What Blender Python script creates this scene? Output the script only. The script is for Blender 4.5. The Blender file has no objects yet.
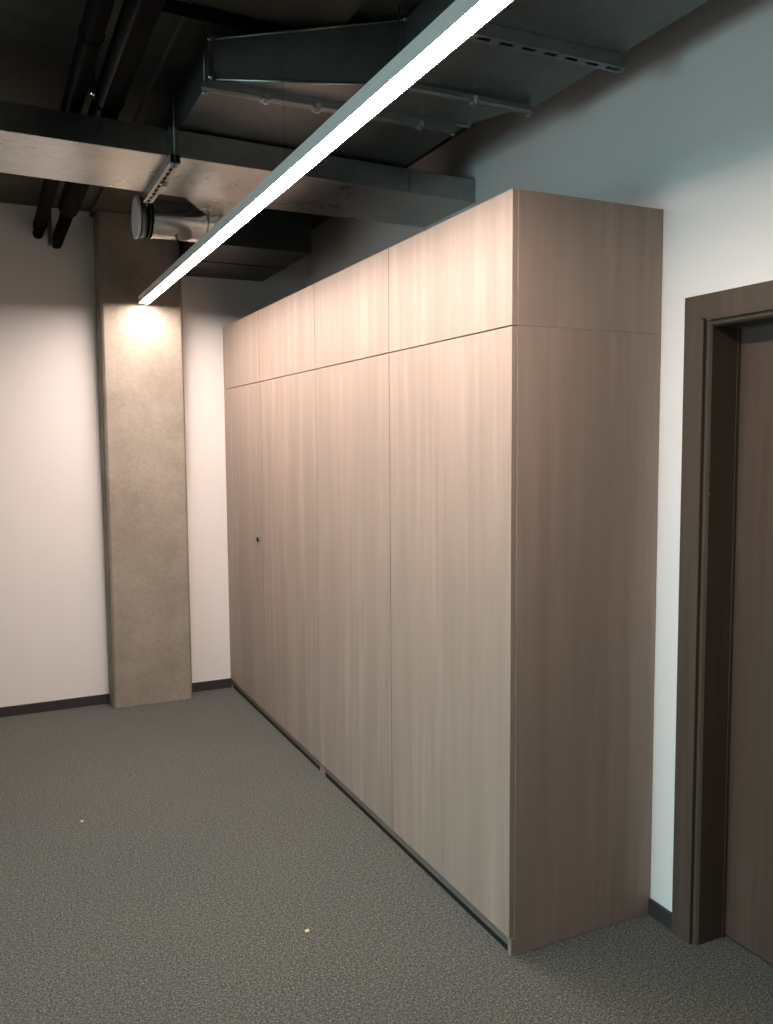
import bpy, bmesh, math, random
from mathutils import Vector, Matrix
random.seed(4)
sc = bpy.context.scene
COL = sc.collection

# ---------------------------------------------------------------- materials
def new_mat(name):
    m = bpy.data.materials.new(name); m.use_nodes = True
    nt = m.node_tree; b = nt.nodes['Principled BSDF']
    return m, nt, b
def N(nt, t, **kw):
    n = nt.nodes.new(t)
    for k, v in kw.items(): setattr(n, k, v)
    return n
def ramp(nt, stops, interp='LINEAR'):
    r = N(nt, 'ShaderNodeValToRGB'); cr = r.color_ramp; cr.interpolation = interp
    while len(cr.elements) < len(stops): cr.elements.new(0.5)
    for e, (p, c) in zip(cr.elements, stops): e.position = p; e.color = (*c, 1)
    return r
def mapped(nt, scale, rnd=0.0):
    tc = N(nt, 'ShaderNodeTexCoord'); mp = N(nt, 'ShaderNodeMapping')
    mp.inputs['Scale'].default_value = scale
    nt.links.new(tc.outputs['Object'], mp.inputs['Vector'])
    if rnd:
        oi = N(nt, 'ShaderNodeObjectInfo'); mu = N(nt, 'ShaderNodeMath', operation='MULTIPLY')
        mu.inputs[1].default_value = rnd
        nt.links.new(oi.outputs['Random'], mu.inputs[0])
        nt.links.new(mu.outputs[0], mp.inputs['Location'])
    return mp
def noise(nt, vec, scale, detail=3, rough=0.55, dist=0.0):
    n = N(nt, 'ShaderNodeTexNoise')
    n.inputs['Scale'].default_value = scale; n.inputs['Detail'].default_value = detail
    n.inputs['Roughness'].default_value = rough; n.inputs['Distortion'].default_value = dist
    nt.links.new(vec.outputs[0], n.inputs['Vector'])
    return n
def mixc(nt, a, b, fac, mode='MIX'):
    m = N(nt, 'ShaderNodeMix', data_type='RGBA', blend_type=mode)
    for sock, v in ((m.inputs[6], a), (m.inputs[7], b), (m.inputs[0], fac)):
        if isinstance(v, (int, float)): sock.default_value = v
        elif isinstance(v, tuple): sock.default_value = (*v, 1)
        else: nt.links.new(v, sock)
    return m
def bump(nt, b, src, strength, dist=0.002):
    bp = N(nt, 'ShaderNodeBump'); bp.inputs['Strength'].default_value = strength
    bp.inputs['Distance'].default_value = dist
    nt.links.new(src, bp.inputs['Height']); nt.links.new(bp.outputs[0], b.inputs['Normal'])

def wood(name, dark, mid, light, tint, rough=0.42, spec=0.4, grain='z', wide=1.0):
    m, nt, b = new_mat(name)
    sc1 = {'z': (1, 1, .045), 'y': (1, .045, 1)}[grain]
    sc2 = {'z': (1, 1, .12), 'y': (1, .12, 1)}[grain]
    mp = mapped(nt, sc1, 37.0); mp2 = mapped(nt, sc2, 11.0)
    fine = noise(nt, mp, 190, 4, .6)
    midn = noise(nt, mp, 21, 4, .55, .5)
    wide_n = noise(nt, mp2, 7.0 * wide, 3, .5, .4)
    r1 = ramp(nt, [(.30, dark), (.5, mid), (.72, light)])
    nt.links.new(midn.outputs[0], r1.inputs[0])
    r2 = ramp(nt, [(.28, tuple(c * .90 for c in mid)), (.5, mid), (.75, tuple(min(1, c * 1.07) for c in mid))])
    nt.links.new(fine.outputs[0], r2.inputs[0])
    mx = mixc(nt, r1.outputs[0], r2.outputs[0], .42)
    rw = ramp(nt, [(.42, (0, 0, 0)), (.62, (1, 1, 1))]); nt.links.new(wide_n.outputs[0], rw.inputs[0])
    sc_ = N(nt, 'ShaderNodeMath', operation='MULTIPLY'); sc_.inputs[1].default_value = .62
    nt.links.new(rw.outputs[0], sc_.inputs[0])
    mt = mixc(nt, mx.outputs[2], tint, sc_.outputs[0])
    nt.links.new(mt.outputs[2], b.inputs['Base Color'])
    b.inputs['Roughness'].default_value = rough; b.inputs['Specular IOR Level'].default_value = spec
    bump(nt, b, fine.outputs[0], .12, .0006)
    return m

def plain(name, col, rough=.5, metal=0.0, spec=.5, nscale=0, namp=.12, bmp=0):
    m, nt, b = new_mat(name)
    b.inputs['Roughness'].default_value = rough; b.inputs['Metallic'].default_value = metal
    b.inputs['Specular IOR Level'].default_value = spec
    mp = mapped(nt, (1, 1, 1)); n = noise(nt, mp, nscale or 8, 4)
    r = ramp(nt, [(.3, tuple(c * (1 - namp) for c in col)), (.7, tuple(min(1, c * (1 + namp)) for c in col))])
    nt.links.new(n.outputs[0], r.inputs[0]); nt.links.new(r.outputs[0], b.inputs['Base Color'])
    if bmp: bump(nt, b, n.outputs[0], bmp, .002)
    return m

def concrete(name, lo, mid, hi, rough=.85, scale=3.0):
    m, nt, b = new_mat(name)
    mp = mapped(nt, (1, 1, 1)); big = noise(nt, mp, scale, 6, .6, .3); fine = noise(nt, mp, 60, 4, .65)
    r = ramp(nt, [(.30, lo), (.5, mid), (.70, hi)]); nt.links.new(big.outputs[0], r.inputs[0])
    rf = ramp(nt, [(.3, (.86, .86, .86)), (.7, (1.08, 1.08, 1.08))]); nt.links.new(fine.outputs[0], rf.inputs[0])
    mx = mixc(nt, r.outputs[0], rf.outputs[0], 1.0, 'MULTIPLY')
    v = N(nt, 'ShaderNodeTexVoronoi'); v.inputs['Scale'].default_value = 14
    nt.links.new(mp.outputs[0], v.inputs['Vector'])
    rv = ramp(nt, [(.035, (.62, .58, .52)), (.07, (1, 1, 1))]); nt.links.new(v.outputs['Distance'], rv.inputs[0])
    mk = noise(nt, mp, 2.2, 2); rk = ramp(nt, [(.56, (0, 0, 0)), (.64, (1, 1, 1))]); nt.links.new(mk.outputs[0], rk.inputs[0])
    pit = mixc(nt, (1, 1, 1), rv.outputs[0], rk.outputs[0])
    m2 = mixc(nt, mx.outputs[2], pit.outputs[2], .8, 'MULTIPLY')
    nt.links.new(m2.outputs[2], b.inputs['Base Color'])
    b.inputs['Roughness'].default_value = rough; b.inputs['Specular IOR Level'].default_value = .25
    bump(nt, b, fine.outputs[0], .25, .0015)
    return m

def carpet(name):
    m, nt, b = new_mat(name)
    mp = mapped(nt, (1, 1, 1))
    f1 = noise(nt, mp, 150, 4, .75, .0); f2 = noise(nt, mp, 70, 3, .6); big = noise(nt, mp, 1.2, 2)
    r1 = ramp(nt, [(.36, (.018, .020, .019)), (.48, (.070, .076, .071)), (.58, (.155, .163, .150)), (.70, (.33, .335, .30))])
    nt.links.new(f1.outputs[0], r1.inputs[0])
    r2 = ramp(nt, [(.3, (.72, .72, .74)), (.7, (1.25, 1.24, 1.18))]); nt.links.new(f2.outputs[0], r2.inputs[0])
    mx = mixc(nt, r1.outputs[0], r2.outputs[0], 1.0, 'MULTIPLY')
    rb = ramp(nt, [(.3, (.92, .94, .96)), (.7, (1.06, 1.04, 1.0))]); nt.links.new(big.outputs[0], rb.inputs[0])
    m2 = mixc(nt, mx.outputs[2], rb.outputs[0], 1.0, 'MULTIPLY')
    nt.links.new(m2.outputs[2], b.inputs['Base Color'])
    b.inputs['Roughness'].default_value = 1; b.inputs['Specular IOR Level'].default_value = .05
    b.inputs['Sheen Weight'].default_value = .15
    bump(nt, b, f1.outputs[0], .8, .004)
    return m

def galv(name, col, rough=.38, metal=.85):
    m, nt, b = new_mat(name)
    mp = mapped(nt, (1, 1, 1))
    v = N(nt, 'ShaderNodeTexVoronoi'); v.inputs['Scale'].default_value = 45
    nt.links.new(mp.outputs[0], v.inputs['Vector'])
    n = noise(nt, mp, 3.0, 4, .6, .5)
    r = ramp(nt, [(.3, tuple(c * .80 for c in col)), (.7, tuple(min(1, c * 1.15) for c in col))]); nt.links.new(n.outputs[0], r.inputs[0])
    bw = N(nt, 'ShaderNodeSeparateColor'); nt.links.new(v.outputs['Color'], bw.inputs[0])
    rs = ramp(nt, [(0, (.93, .93, .93)), (1, (1.05, 1.05, 1.05))]); nt.links.new(bw.outputs[0], rs.inputs[0])
    mx = mixc(nt, r.outputs[0], rs.outputs[0], 1.0, 'MULTIPLY')
    nt.links.new(mx.outputs[2], b.inputs['Base Color'])
    rr = ramp(nt, [(.3, (rough - .02,) * 3), (.7, (rough + .03,) * 3)]); nt.links.new(n.outputs[0], rr.inputs[0])
    nt.links.new(rr.outputs[0], b.inputs['Roughness'])
    b.inputs['Metallic'].default_value = metal
    return m

M = {}
M['oak'] = wood('grey_oak_laminate', (.285, .218, .182), (.362, .284, .240), (.440, .356, .305), (.298, .246, .206), rough=.55, spec=.33)
M['edge'] = plain('oak_edge_band', (.20, .165, .14), .45, nscale=30)
M['walnut'] = wood('dark_walnut_laminate', (.062, .046, .035), (.088, .066, .050), (.116, .088, .068), (.074, .059, .046), rough=.45, spec=.3)
M['leafwood'] = wood('dark_walnut_leaf', (.066, .043, .033), (.098, .065, .050), (.142, .098, .076), (.084, .066, .052), rough=.45, spec=.3)
M['paint'] = plain('white_wall_paint', (.86, .855, .845), .75, spec=.3, nscale=2, namp=.012)
M['floor'] = carpet('grey_loop_carpet')
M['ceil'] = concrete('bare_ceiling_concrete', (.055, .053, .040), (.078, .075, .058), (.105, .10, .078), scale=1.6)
M['pillar'] = concrete('pillar_concrete', (.27, .240, .200), (.325, .290, .245), (.375, .340, .290), scale=3.2)
M['base'] = plain('dark_grey_baseboard', (.035, .034, .034), .6, nscale=60)
M['plinth'] = plain('black_plinth', (.012, .012, .012), .6)
M['galv'] = galv('galvanised_sheet', (.20, .22, .21), .42, .75)
M['galv_w'] = galv('galvanised_sheet_shaded', (.11, .12, .115), .45, .7)  # darker copy of the duct sheet, shade put into the wide section's colour
M['rail'] = plain('dull_zinc_rail', (.30, .32, .31), .42, .9, nscale=30)
M['galv_c'] = galv('dull_dark_sheet', (.055, .055, .05), .5, .4)
M['galv_b'] = galv('galvanised_sheet_bright', (.36, .37, .35), .28, .95)
M['zinc'] = plain('zinc_plated_steel', (.36, .38, .37), .34, 1.0, nscale=40)
M['foil'] = galv('aluminium_foil', (.80, .78, .75), .22, 1.0)
M['black'] = plain('black_rubber_insulation', (.0035, .0035, .003), .9, nscale=30, spec=.06)
M['dark'] = plain('dark_void', (.004, .004, .004), .9)
M['alu'] = plain('lamp_housing_paint', (.80, .79, .77), .45, .0, nscale=20, namp=.03)
M['chrome'] = plain('chrome', (.85, .84, .82), .18, 1.0)
M['crumb'] = plain('crumb', (.70, .62, .38), .8)
M['white'] = plain('white_plastic', (.75, .75, .73), .5)
lm, lnt, lb = new_mat('lamp_diffuser')
lb.inputs['Base Color'].default_value = (.9, .9, .9, 1)
lb.inputs['Emission Color'].default_value = (1.0, .815, .725, 1)
lb.inputs['Emission Strength'].default_value = 128.0
M['lamp'] = lm

# ---------------------------------------------------------------- mesh helpers
class MB:
    def __init__(s): s.bm = bmesh.new()
    def add(s, vs, fs):
        v = [s.bm.verts.new(p) for p in vs]
        for f in fs: s.bm.faces.new([v[i] for i in f])
        return s
    def box(s, x0, x1, y0, y1, z0, z1):
        vs = [(x, y, z) for x in (x0, x1) for y in (y0, y1) for z in (z0, z1)]
        return s.add(vs, [(0, 1, 3, 2), (4, 6, 7, 5), (0, 4, 5, 1), (2, 3, 7, 6), (0, 2, 6, 4), (1, 5, 7, 3)])
    def prism(s, poly, z0, z1):          # poly in XY; z0/z1 numbers or functions of (x,y)
        f0 = z0 if callable(z0) else (lambda x, y: z0); f1 = z1 if callable(z1) else (lambda x, y: z1)
        n = len(poly)
        vs = [(x, y, f0(x, y)) for x, y in poly] + [(x, y, f1(x, y)) for x, y in poly]
        fs = [tuple(range(n))[::-1], tuple(range(n, 2 * n))] + [(i, (i + 1) % n, n + (i + 1) % n, n + i) for i in range(n)]
        return s.add(vs, fs)
    def extrude(s, prof, axis, a0, a1):  # prof = 2D loop in the other two axes, in cyclic order of the axes left
        def P(u, v, a):
            return {'x': (a, u, v), 'y': (u, a, v), 'z': (u, v, a)}[axis]
        n = len(prof)
        vs = [P(u, v, a0) for u, v in prof] + [P(u, v, a1) for u, v in prof]
        fs = [tuple(range(n))[::-1], tuple(range(n, 2 * n))] + [(i, (i + 1) % n, n + (i + 1) % n, n + i) for i in range(n)]
        return s.add(vs, fs)
    def lathe(s, prof, c, d, seg=24):    # prof list of (t along d, radius), closed by caps
        d = Vector(d).normalized(); a = d.orthogonal().normalized(); b = d.cross(a); c = Vector(c)
        rings = []
        for t, r in prof:
            rings.append([s.bm.verts.new(c + d * t + (a * math.cos(2 * math.pi * k / seg) + b * math.sin(2 * math.pi * k / seg)) * r) for k in range(seg)])
        for r0, r1 in zip(rings, rings[1:]):
            for k in range(seg):
                f = s.bm.faces.new((r0[k], r0[(k + 1) % seg], r1[(k + 1) % seg], r1[k])); f.smooth = True
        s.bm.faces.new(rings[0][::-1]); s.bm.faces.new(rings[-1])
        return s
    def rod(s, p, q, r, seg=14):
        p = Vector(p); q = Vector(q)
        return s.lathe([(0, r), ((q - p).length, r)], p, q - p, seg)
    def build(s, name, m, parent=None, bevel=0.0, seg=2, origin=None):
        bmesh.ops.recalc_face_normals(s.bm, faces=s.bm.faces)
        me = bpy.data.meshes.new(name)
        o = bpy.data.objects.new(name, me); COL.objects.link(o)
        base = Vector((0, 0, 0))
        if parent is not None:
            o.parent = parent; q = parent
            while q is not None: base += q.location; q = q.parent
        if origin is not None:
            origin = Vector(origin); o.location = origin - base; base = origin
        bmesh.ops.translate(s.bm, verts=s.bm.verts, vec=-base)
        s.bm.to_mesh(me); s.bm.free(); me.materials.append(m)
        if bevel:
            md = o.modifiers.new('bevel', 'BEVEL'); md.width = bevel; md.segments = seg; md.limit_method = 'ANGLE'
            md.angle_limit = math.radians(40)
        return o
def tag(o, label=None, cat=None, group=None, kind=None):
    for k, v in (('label', label), ('category', cat), ('group', group), ('kind', kind)):
        if v: o[k] = v
    return o
def empty(name, loc):
    o = bpy.data.objects.new(name, None); o.empty_display_size = .1; o.location = loc; COL.objects.link(o); return o
def struct(o): o['kind'] = 'structure'; return o

# ---------------------------------------------------------------- dimensions (metres)
D = .597           # right wall plane
L = 3.467          # far wall plane
CZ = 3.136         # ceiling
XL, YR = -4.3, -7.5   # unseen left and rear walls
DY0, DY1, DZ = -1.17, -.212, 2.072   # door opening in the right wall

struct(MB().box(XL - .2, D + .25, YR - .2, L + .2, -.12, 0).build('floor', M['floor']))
struct(MB().box(XL - .2, D + .25, YR - .2, L + .2, CZ, CZ + .2).build('ceiling', M['ceil']))
struct(MB().box(XL - .2, D + .2, L, L + .2, 0, CZ).build('wall_far', M['paint']))
w = MB(); w.box(D, D + .2, DY1, L, 0, CZ); w.box(D, D + .2, YR, DY0, 0, CZ); w.box(D, D + .2, DY0, DY1, DZ, CZ)
struct(w.build('wall_right', M['paint']))
# left wall with a window opening (daylight), rear wall closed
WY0, WY1, WZ0, WZ1 = -1.5, .7, .75, 2.6
w = MB(); w.box(XL - .2, XL, YR, WY0, 0, CZ); w.box(XL - .2, XL, WY1, L, 0, CZ)
w.box(XL - .2, XL, WY0, WY1, 0, WZ0); w.box(XL - .2, XL, WY0, WY1, WZ1, CZ)
struct(w.build('wall_left', M['paint']))
struct(MB().box(XL - .2, D + .2, YR - .2, YR, 0, CZ).build('wall_rear', M['paint']))
win = empty('window_1', (XL, (WY0 + WY1) / 2, WZ0)); struct(win)
f = MB(); t = .05
f.box(XL - .14, XL - .06, WY0, WY1, WZ0, WZ0 + t); f.box(XL - .14, XL - .06, WY0, WY1, WZ1 - t, WZ1)
for y in (WY0, (WY0 + WY1) / 2 - t / 2, WY1 - t): f.box(XL - .14, XL - .06, y, y + t, WZ0 + t, WZ1 - t)
f.build('window_frame', M['white'], win)
MB().box(XL - .05, XL + .12, WY0 - .05, WY1 + .05, WZ0 - .03, WZ0).build('window_sill', M['white'], win)

# shallow dropped concrete strip in line with the pillar
struct(MB().box(-.83, -.33, -3.0, L, CZ - .03, CZ + .01).build('trim_1', M['ceil']))

# baseboards
struct(MB().box(XL, -.815, L - .012, L, 0, .062).build('baseboard_far_left', M['base']))
struct(MB().box(-.288, .02, L - .012, L, 0, .062).build('baseboard_far_right', M['base']))
struct(MB().box(D - .012, D, -.131, -.012, 0, .056).build('baseboard_right', M['base']))

# concrete pillar standing in front of the far wall
PX0, PX1, PY = -.801, -.301, 3.308
c = .014
struct(MB().prism([(PX0 - .012, L), (PX0 - .006, PY + .075), (PX0, PY + .07), (PX0, PY + c), (PX0 + c, PY), (PX1 - c, PY), (PX1, PY + c), (PX1, L)], 0, CZ - .03).build('pillar', M['pillar'], bevel=.003))

# ---------------------------------------------------------------- door and casing
door = empty('door_1', (D, (DY0 + DY1) / 2, 0)); struct(door)
cw = .079
def casing_bar(x0, x1, y0, y1, z0, z1, name='casing', m='walnut'):
    return MB().box(x0, x1, y0, y1, z0, z1).build(name, M[m], door, .002)
casing_bar(D - .018, D, DY1 + .004, DY1 + cw, 0, DZ + cw)
casing_bar(D - .018, D, DY0 - cw, DY0 - .004, 0, DZ + cw)
MB().box(D - .018, D, DY0 - .004, DY1 + .004, DZ + .004, DZ + cw).build('casing', M['walnut'], door, .002)
# rebated jamb: outer bead, groove, deep reveal, stop
def jamb_profile(s, y):   # s=+1 lining grows towards -y
    pr = [(D - .018, y + .004 * s), (D - .018, y - .004 * s), (D - .004, y - .004 * s), (D - .004, y - .016 * s),
          (D + .004, y - .022 * s), (D + .112, y - .022 * s), (D + .112, y - .025 * s), (D + .124, y - .025 * s), (D + .124, y + .002 * s), (D, y + .002 * s)]
    return pr
MB().extrude([(x, y) for x, y in jamb_profile(1, DY1)], 'z', 0, DZ).build('jamb', M['walnut'], door)
MB().extrude([(x, y) for x, y in jamb_profile(-1, DY0)], 'z', 0, DZ).build('jamb', M['walnut'], door)
hp = [(x, DZ + (y - DY1)) for x, y in jamb_profile(1, DY1)]
m_ = MB(); n_ = len(hp)
m_.add([(x, DY0 + .02, z) for x, z in hp] + [(x, DY1 - .02, z) for x, z in hp],
       [tuple(range(n_))[::-1], tuple(range(n_, 2 * n_))] + [(i, (i + 1) % n_, n_ + (i + 1) % n_, n_ + i) for i in range(n_)])
m_.build('head_jamb', M['walnut'], door)
leaf = MB().box(D + .125, D + .165, DY0 + .006, DY1 - .006, .008, DZ - .006).build('leaf', M['leafwood'], door, .0015)
tag(leaf, 'dark reddish brown wooden door leaf')
h = MB(); h.lathe([(0, .026), (.008, .026), (.009, .011), (.045, .011)], (D + .125, DY0 + .085, 1.03), (-1, 0, 0))
h.rod((D + .085, DY0 + .085, 1.03), (D + .085, DY0 + .205, 1.03), .009); h.build('handle', M['chrome'], door)
sp = MB().box(D + .003, D + .009, DY1 - .0228, DY1 - .0215, 1.515, 1.523).build('buffer_stop', M['edge'], door)

# ---------------------------------------------------------------- cabinets
SEAM = 2.0505; TOP = 2.463; CX0 = .016; FX = -.004; CXB = D - .0015
G = .0027
def lock(parent, y, z):
    r = MB().lathe([(0, .021), (.004, .021), (.006, .019)], (FX, y, z), (-1, 0, 0), 28).build('lock', M['zinc'], parent)
    k = MB().lathe([(0, .0155), (.004, .0150)], (FX - .0058, y, z), (-1, 0, 0), 18).build('keyhole', M['dark'], r)
    tag(k, 'black keyhole of the chrome lock')
    return r
def wardrobe(y0, y1, splits, label, lockpos=None):
    t = empty('wardrobe_cabinet', ((CX0 + CXB) / 2, (y0 + y1) / 2, 0))
    tag(t, label, 'wardrobe', 'tall grey oak cabinet units')
    z1 = SEAM - .0004; foot = .024 if y0 < 1 else 0
    for a, b in ((y0, y0 + .019), (y1 - .019, y1)):
        MB().prism([(CX0, a), (CXB, a), (CXB, b), (CX0, b)], .059, z1).prism([(.002, a - foot * (a > 1)), (CXB, a - foot * (a > 1)), (CXB, b), (.002, b)], .001, .059).build('side_panel', M['oak'], t, .0008)
    MB().box(CX0, CXB, y0 + .019, y1 - .019, z1 - .018, z1).build('top_panel', M['edge'], t)
    MB().box(.002, CXB, y0 + .019, y1 - .019 - foot, .030, .058).build('bottom_panel', M['edge'], t)
    MB().box(CXB - .008, CXB, y0 + .019, y1 - .019, .056, z1 - .018).build('back_panel', M['edge'], t)
    MB().box(.010, .026, y0 + .019, y1 - .019 - foot, .0, .030).build('plinth', M['plinth'], t)
    for a, b in zip(splits, splits[1:]):
        d = MB().box(FX, CX0 - .0015, a + G, b - G, .061, SEAM - .0028).build('door', M['oak'], t, .0009)
        if lockpos and a < lockpos[0] < b: lock(d, *lockpos)
def topbox(y0, y1, splits, label):
    t = empty('overhead_cabinet', ((CX0 + CXB) / 2, (y0 + y1) / 2, SEAM))
    tag(t, label, 'cabinet', 'shallow top cabinets on the wardrobes')
    z0 = SEAM + .0004
    for a, b in ((y0, y0 + .019), (y1 - .019, y1)):
        MB().box(CX0, CXB, a, b, z0, TOP).build('side_panel', M['oak'], t, .0008)
    MB().box(CX0, CXB, y0 + .019, y1 - .019, TOP - .018, TOP).build('top_panel', M['edge'], t)
    MB().box(CX0, CXB, y0 + .019, y1 - .019, z0, z0 + .018).build('bottom_panel', M['edge'], t)
    MB().box(CXB - .008, CXB, y0 + .019, y1 - .019, z0 + .018, TOP - .018).build('back_panel', M['edge'], t)
    for a, b in zip(splits, splits[1:]):
        MB().box(FX, CX0 - .0015, a + G, b - G, SEAM + .0015, TOP).build('door', M['oak'], t, .0009)
Y = [-.011, .877, 1.722, 2.640, L - .004]
wardrobe(Y[0], Y[2] - .0008, Y[0:3], 'nearer tall grey oak wardrobe unit, ending beside the white wall and dark door casing')
wardrobe(Y[2] + .0008, Y[4], Y[2:5], 'farther tall grey oak wardrobe unit with a small round lock, near the concrete pillar', (2.730, 1.108))
topbox(Y[0], Y[2] - .0008, Y[0:3], 'nearer grey oak top cabinet, on the wardrobe unit closest to the brown door')
topbox(Y[2] + .0008, Y[4], Y[2:5], 'farther grey oak top cabinet, on the wardrobe unit that has the lock')
# ---------------------------------------------------------------- linear lamp
LX0, LX1, LZ = -.582, -.519, 2.56
LYN, LYF = -1.15, 3.262
lamp = empty('linear_lamp', ((LX0 + LX1) / 2, (LYN + LYF) / 2, LZ))
tag(lamp, 'long glowing linear pendant lamp running overhead to the concrete pillar', 'lamp')
hb = MB(); hb.extrude([(LX0, LZ), (LX0 + .003, LZ), (LX0 + .003, LZ + .004), (LX1 - .003, LZ + .004), (LX1 - .003, LZ), (LX1, LZ), (LX1, LZ + .042), (LX0, LZ + .042)], 'y', LYN, LYF)
hs = hb.build('housing', M['alu'], lamp)
MB().box(LX0 + .0035, LX1 - .0035, LYN + .003, LYF - .003, LZ + .0004, LZ + .0035).build('diffuser', M['lamp'], lamp)
MB().box(LX0 - .001, LX1 + .001, LYF, LYF + .003, LZ - .0005, LZ + .043).build('end_cap', M['alu'], lamp)
MB().box(LX0 - .0015, LX0, LYN, LYF, LZ + .030, LZ + .033).build('housing_ridge', M['alu'], hs)
for y in (-1.0, .535, 2.6):
    wq = MB(); wq.rod(((LX0 + LX1) / 2, y, LZ + .042), ((LX0 + LX1) / 2, y, CZ - .025), .0008, 8)
    wq.build('suspension_wire', M['base'], lamp)
    MB().lathe([(0, .007), (.012, .006), (.02, .003)], ((LX0 + LX1) / 2, y, LZ + .0425), (0, 0, 1), 14).build('wire_grip', M['zinc'], lamp)

# ---------------------------------------------------------------- large duct overhead (runs along the cabinets)
AZ = 2.90
A = empty('rectangular_duct', (0, .3, AZ))
tag(A, 'wide galvanised air duct under the ceiling, flanged where it narrows, above the lamp', 'air duct')
fy, ny = .655, .437    # far and near flange
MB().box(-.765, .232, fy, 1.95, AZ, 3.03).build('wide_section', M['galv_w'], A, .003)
MB().box(-.150, .362, -2.6, ny, AZ, 3.118).build('narrow_section', M['galv'], A, .003)
tp = MB()
v = [(-.765, fy, AZ), (.232, fy, AZ), (.325, ny, AZ), (-.150, ny, AZ), (-.765, fy, 3.03), (.232, fy, 3.03), (.325, ny, 3.118), (-.150, ny, 3.118)]
tp.add(v, [(0, 3, 2, 1), (4, 5, 6, 7), (0, 1, 5, 4), (3, 7, 6, 2), (0, 4, 7, 3), (1, 2, 6, 5)])
tp.build('transition', M['galv'], A, .002)
def flange(x0, x1, y, z0, z1, r=.016):
    b = MB(); b.box(x0 - r * .6, x0, y - .011, y + .011, z0 - r * .6, z1 + r * .6); b.box(x1, x1 + r * .6, y - .011, y + .011, z0 - r * .6, z1 + r * .6)
    b.box(x0, x1, y - .011, y + .011, z0 - r * .6, z0); b.box(x0, x1, y - .011, y + .011, z1, z1 + r * .6)
    fl = b.build('flange', M['zinc'], A)
    for x in (x0 - .002, x1 + .002):
        for z in (z0 + .004, z1 - .004):
            MB().lathe([(0, .008), (.006, .008), (.007, .005), (.012, .005)], (x, y - .011, z), (0, -1, 0), 10).build('flange_bolt', M['zinc'], fl)
flange(-.765, .232, fy, AZ, 3.03, .012); flange(-.150, .362 - .03, ny, AZ, 3.118, .012)
# folded edge bead along the slanted bottom and top of the transition
MB().rod((-.762, fy, AZ + .003), (-.152, ny, AZ + .003), .0055, 10).build('folded_seam', M['zinc'], A)
MB().rod((-.762, fy, 3.03), (-.152, ny, 3.118), .0045, 10).build('folded_seam', M['zinc'], A)

# ---------------------------------------------------------------- support channels (slotted strut on threaded rods)
def channel(x0, x1, y, ztop, label, bolts=(), slots=False, rods=(), w=.026, h=.024):
    t = empty('support_channel', ((x0 + x1) / 2, y, ztop - h)); tag(t, label, 'support channel', 'channels carrying the large duct')
    a, b = y - w / 2, y + w / 2; k = .0025; z0 = ztop - h
    if slots:
        bm = MB(); n = int((x1 - x0) / .078); step = (x1 - x0) / n; sl = .046; sw = .016
        bm.box(x0, x1, a, a + k, z0, ztop); bm.box(x0, x1, b - k, b, z0, ztop)
        bm.box(x0, x1, a + k, y - sw / 2, z0, z0 + k); bm.box(x0, x1, y + sw / 2, b - k, z0, z0 + k)
        for i in range(n + 1):
            c0 = x0 + (i - .5) * step + sl / 2; c1 = x0 + (i + .5) * step - sl / 2
            c0 = max(c0, x0); c1 = min(c1, x1)
            if c1 > c0: bm.box(c0, c1, y - sw / 2, y + sw / 2, z0, z0 + k)
        bm.box(x0, x1, a - .0015, a, ztop - .006, ztop)
        bm.build('rail', M['rail'], t)
        MB().box(x0 + .001, x1 - .001, a + k, b - k, ztop - .004, ztop - .002).build('slot_shade', M['dark'], t)  # dark sheet added as painted shade inside the channel, behind its slots
    else:
        bm = MB(); bm.extrude([(a, ztop), (a, z0 + .008), (a + .006, z0), (a + .011, z0), (a + .011, z0 + k), (a + .007, z0 + k), (a + k, z0 + .009), (a + k, ztop - k),
                               (b - k, ztop - k), (b - k, z0 + .009), (b - .007, z0 + k), (b - .011, z0 + k), (b - .011, z0), (b - .006, z0), (b, z0 + .008), (b, ztop)], 'x', x0, x1)
        bm.build('rail', M['rail'], t)
    for bx_ in bolts:
        q = MB().lathe([(0, .012), (.006, .012), (.0065, .009), (.013, .009)], (bx_, y - .004, z0 + .002), (0, 0, -1), 6).build('bolt', M['zinc'], t)
        MB().box(bx_ - .010, bx_ + .010, a - .007, a - .0005, z0 + .001, z0 + .020).build('clamp_nut', M['chrome'], t)
        MB().box(bx_ - .016, bx_ + .016, a - .004, b + .004, z0 - .001, z0 + .002).build('clamp_plate', M['zinc'], t)
    for rx in rods:
        MB().rod((rx, y, z0 - .014), (rx, y, CZ + .002), .003, 10).build('threaded_rod', M['galv'], t)
        MB().lathe([(0, .0085), (.007, .0085)], (rx, y, z0 - .009), (0, 0, 1), 6).build('nut', M['zinc'], t)
channel(-.790, .185, .672, AZ - .008, 'thin support channel under the wide end of the large duct', (-.568, -.38, .03), rods=(-.778, .176))
channel(-.21, .335, .392, AZ - .008, 'thin support channel under the large duct, between the two other channels', (.095,), rods=(-.19, .326))
channel(-.25, .382, -.045, AZ - .001, 'slotted support channel under the large duct, nearest the camera', (), True, rods=(-.21, .368), w=.041, h=.038)

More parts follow.
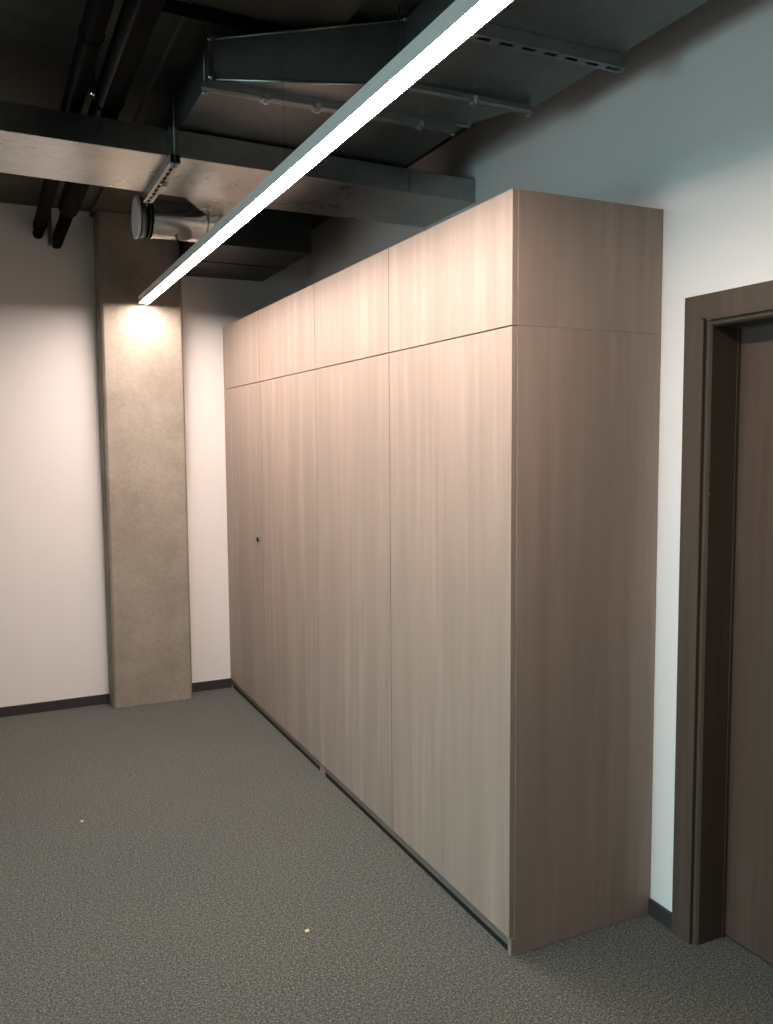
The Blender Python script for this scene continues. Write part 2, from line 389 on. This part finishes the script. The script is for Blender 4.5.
# ---------------------------------------------------------------- cross duct
def by(x, y0): return y0 + .055 * x
B0, B1 = 2.785, 2.887
Bd = empty('cross_duct', (-.8, 1.3, B0)); tag(Bd, 'flat galvanised air duct crossing below the ceiling from the left to the right wall', 'air duct')
xl = XL + .02
MB().prism([(xl, by(xl, 1.165)), (D - .001, by(D, 1.165)), (D - .001, 1.70), (-.40, 1.68), (-.634, 1.655), (xl, by(xl, 1.615))], B0, B1).build('body', M['galv_b'], Bd, .002)
MB().prism([(-.640, 1.650), (-.30, 1.675), (-.30, 2.19), (-.40, 2.19), (-.405, 2.03)], B0 + .001, B1 + .015).build('branch', M['galv_b'], Bd, .002)
for x in (-1.28, -2.6, .25):
    MB().prism([(x - .006, by(x, 1.159)), (x + .006, by(x, 1.159)), (x + .006, by(x, 1.17)), (x - .006, by(x, 1.17))], B0 - .001, B1 + .001).build('seam', M['galv_b'], Bd)

# support bracket under the cross duct
S = empty('duct_bracket', (-.80, 1.38, B0 - .036)); tag(S, 'slotted steel bracket strapped under the flat cross duct, beside the round duct end', 'bracket')
sx = -.795
bm = MB(); w2 = .020; z0 = B0 - .034; k = .0025; ya, yb = 1.085, 1.68
bm.box(sx - w2, sx - w2 + k, ya, yb, z0, B0 - .001); bm.box(sx + w2 - k, sx + w2, ya, yb, z0, B0 - .001)
bm.box(sx - w2 + k, sx - .007, ya, yb, z0, z0 + k); bm.box(sx + .007, sx + w2 - k, ya, yb, z0, z0 + k)
nn = 10
for i in range(nn + 1):
    a = ya + (yb - ya) * i / nn
    bm.box(sx - .007, sx + .007, max(ya, a - .009), min(yb, a + .009), z0, z0 + k)
bm.build('rail', M['rail'], S)
MB().box(sx - w2 + k, sx + w2 - k, ya, yb, B0 - .006, B0 - .004).build('slot_shade', M['dark'], S)  # black strip stands in for the shade in the hollow bracket rail
MB().box(sx - .018, sx - .002, by(sx, 1.157), by(sx, 1.160), B0 - .001, B1 + .004).build('strap', M['galv'], S)
MB().box(sx + .006, sx + .016, by(sx, 1.157), by(sx, 1.160), B0 - .001, B1 + .004).build('strap', M['galv'], S)
for y in (1.100, 1.36):
    MB().lathe([(0, .016), (.005, .016), (.006, .010), (.016, .010)], (sx + (.012 if y > 1.2 else 0), y, z0), (0, 0, -1), 12).build('bolt', M['zinc'], S)
for y in (1.095, 1.70):
    MB().rod((sx, y, z0 - .01), (sx, y, CZ - .028), .003, 10).build('threaded_rod', M['galv'], S)

# round duct end
R = empty('round_duct', (-.6, 2.0, 2.665)); tag(R, 'short round metal duct with a pale end ring, left of the lamp', 'air duct')
ry, rz = 2.0, 2.765
pr = []; n = 26
for i in range(n + 1):
    t_ = i / n; pr.append((t_ * .34, .088 + (.004 if i % 2 else 0)))
MB().lathe(pr, (-.735, ry, rz), (1, 0, 0), 40).build('foil_sleeve', M['foil'], R)
MB().lathe([(0, .094), (.012, .094), (.014, .090), (.05, .090)], (-.779, ry, rz), (1, 0, 0), 40).build('collar', M['galv'], R)
MB().lathe([(0, .086), (.0, .086), (.001, .101), (.010, .101), (.012, .094), (.016, .094)], (-.800, ry, rz), (1, 0, 0), 40).build('end_ring', M['white'], R)
for xx in (-.752, -.735): MB().lathe([(0, .088), (.0015, .0935), (.0085, .0935), (.010, .088)], (xx, ry, rz), (1, 0, 0), 40).build('clamp_band', M['black'], R)
MB().lathe([(0, .088), (.0015, .0945), (.009, .0945), (.010, .088)], (-.475, ry, rz), (1, 0, 0), 40).build('clamp_band', M['zinc'], R)
MB().rod((-.62, ry - .04, rz - .078), (-.60, ry - .05, rz - .115), .0035, 8).build('tie_end', M['black'], R)

# flat box duct by the far wall
Cd = empty('box_duct', (0, 3.0, 2.787)); tag(Cd, 'boxy dark duct against the far wall, between pillar and cabinets', 'air duct')
MB().box(-.299, .280, 2.50, L - .001, 2.787, CZ - .0005).build('body', M['galv_c'], Cd, .002)
MB().box(-.297, .280, 2.96, 2.975, 2.781, 2.787).build('seam', M['galv_c'], Cd)

# ---------------------------------------------------------------- black pipes
def pipe(pts, r, name, label, bare=None, clamps=(), grp=None):
    t = empty(name, pts[0]); tag(t, label, 'pipe', grp)
    b = MB()
    for p, q in zip(pts, pts[1:]): b.rod(p, q, r, 24)
    b.build('insulation', M['black'], t)
    if bare: MB().rod(bare[0], bare[1], bare[2], 20).build('pipe_end', M['black'], t)
    p, q = Vector(pts[0]), Vector(pts[-1]); d = (q - p).normalized()
    for s in clamps:
        c = p + (q - p) * s
        cl = MB().lathe([(-.008, r + .001), (-.008, r + .0035), (.008, r + .0035), (.008, r + .001)], c, d, 24).build('clamp', M['black'], t)
        MB().rod(c + Vector((0, 0, r)), (c.x, c.y, CZ + .002), .004, 8).build('hanger_rod', M['base'], cl)
pipe([(-1.140, -2.6, 2.975), (-1.137, 3.30, 2.975)], .036, 'insulated_pipe', 'thin black insulated pipe under the ceiling, leftmost',
     ((-1.135, 3.295, 2.972), (-1.135, L + .02, 2.972), .031), (.55, .985))
pipe([(-1.022, -2.6, 2.990), (-1.022, 2.75, 2.965)], .053, 'insulated_pipe', 'thick black insulated pipe under the ceiling, right beside the thin one',
     ((-1.022, 2.74, 2.955), (-1.032, L + .02, 2.925), .035), (.44, .70))
pipe([(-.93, .602, 3.085), (-.25, .640, 3.085)], .020, 'branch_pipe', 'slim black pipe across the ceiling, passing behind the flanged duct')
hb_ = empty('hanger_bracket', (-1.075, 3.25, 2.86)); tag(hb_, 'small upright steel hanger strip between the two black pipe ends', 'bracket')
MB().box(-1.098, -1.072, 3.235, 3.238, 2.87, CZ + .001).build('strip', M['galv'], hb_)
MB().box(-1.098, -1.072, 3.238, 3.29, 2.868, 2.871).build('foot', M['galv'], hb_)
MB().lathe([(0, .006), (.008, .006)], (-1.085, 3.235, 2.985), (0, -1, 0), 10).build('bolt', M['zinc'], hb_)
# bright clamp nut between the pipes ahead of the cross duct
pc = empty('pipe_clamp', (-1.09, 1.06, 2.93)); tag(pc, 'small bright clamp between the two black pipes, just before the cross duct', 'clamp')
MB().box(-1.101, -1.079, 1.055, 1.070, 2.930, CZ + .001).build('strip', M['base'], pc)
MB().lathe([(0, .009), (.007, .009), (.0075, .005), (.014, .005)], (-1.091, 1.055, 2.945), (0, -1, 0), 12).build('nut', M['chrome'], pc)

# ---------------------------------------------------------------- crumbs on the carpet
def crumb(x, y, r, label):
    bm = bmesh.new(); bmesh.ops.create_icosphere(bm, subdivisions=2, radius=r)
    for v in bm.verts: v.co *= random.uniform(.75, 1.2)
    for v in bm.verts: v.co.z *= .6
    me = bpy.data.meshes.new('crumb'); bm.to_mesh(me); bm.free(); me.materials.append(M['crumb'])
    o = bpy.data.objects.new('crumb', me); o.location = (x, y, r * .45); COL.objects.link(o)
    tag(o, label, 'crumb')

# ---------------------------------------------------------------- camera (solved from the photograph)
f_px, yaw, pit, roll = 855.07, .442017, .0825547, -.00717544
CAM = Vector((-1.50837, -2.268587, 1.694917))
fw = Vector((math.sin(yaw) * math.cos(pit), math.cos(yaw) * math.cos(pit), -math.sin(pit)))
r_ = Vector((math.cos(yaw), -math.sin(yaw), 0)); u_ = r_.cross(fw)
r2 = math.cos(roll) * r_ + math.sin(roll) * u_; u2 = -math.sin(roll) * r_ + math.cos(roll) * u_
cd = bpy.data.cameras.new('camera'); cam = bpy.data.objects.new('camera', cd); COL.objects.link(cam)
cam.matrix_world = Matrix(((r2.x, u2.x, -fw.x, CAM.x), (r2.y, u2.y, -fw.y, CAM.y), (r2.z, u2.z, -fw.z, CAM.z), (0, 0, 0, 1)))
cd.sensor_fit = 'HORIZONTAL'; cd.sensor_width = 36; cd.lens = f_px * 36 / 773; cd.clip_start = .02
sc.camera = cam
def ground(px, py):
    d = fw + r2 * ((px - 386.5) / f_px) - u2 * ((py - 512) / f_px)
    t = -CAM.z / d.z; return CAM + d * t
g = ground(307, 932); crumb(g.x, g.y, .0085, 'small pale yellow crumb on the carpet near the front of the cabinets')
g = ground(82, 822); crumb(g.x, g.y, .007, 'small pale crumb on the carpet at the left, in front of the pillar')

# ---------------------------------------------------------------- light
wd = bpy.data.worlds.new('world'); wd.use_nodes = True; sc.world = wd
wd.node_tree.nodes['Background'].inputs[0].default_value = (.5, .8, .9, 1)
wd.node_tree.nodes['Background'].inputs[1].default_value = .12
def area(name, loc, rot, sx_, sy_, power, col):
    l = bpy.data.lights.new(name, 'AREA'); l.shape = 'RECTANGLE'; l.size = sx_; l.size_y = sy_; l.energy = power; l.color = col
    o = bpy.data.objects.new(name, l); o.location = loc; o.rotation_euler = rot; COL.objects.link(o); return o
# daylight entering the window in the left wall
area('window_daylight', (XL - .45, (WY0 + WY1) / 2, 1.75), (0, math.radians(-72), 0), 1.7, 2.6, 40, (.62, .93, .97)).data.spread = math.radians(95)

vs = sc.view_settings
sc.display_settings.display_device = 'sRGB'
vs.view_transform = 'Standard'; vs.look = 'None'; vs.gamma = 1; vs.use_curve_mapping = False
vs.exposure = 0.14
sc.cycles.max_bounces = 10; sc.cycles.diffuse_bounces = 6; sc.cycles.glossy_bounces = 4
sc.cycles.use_denoising = True
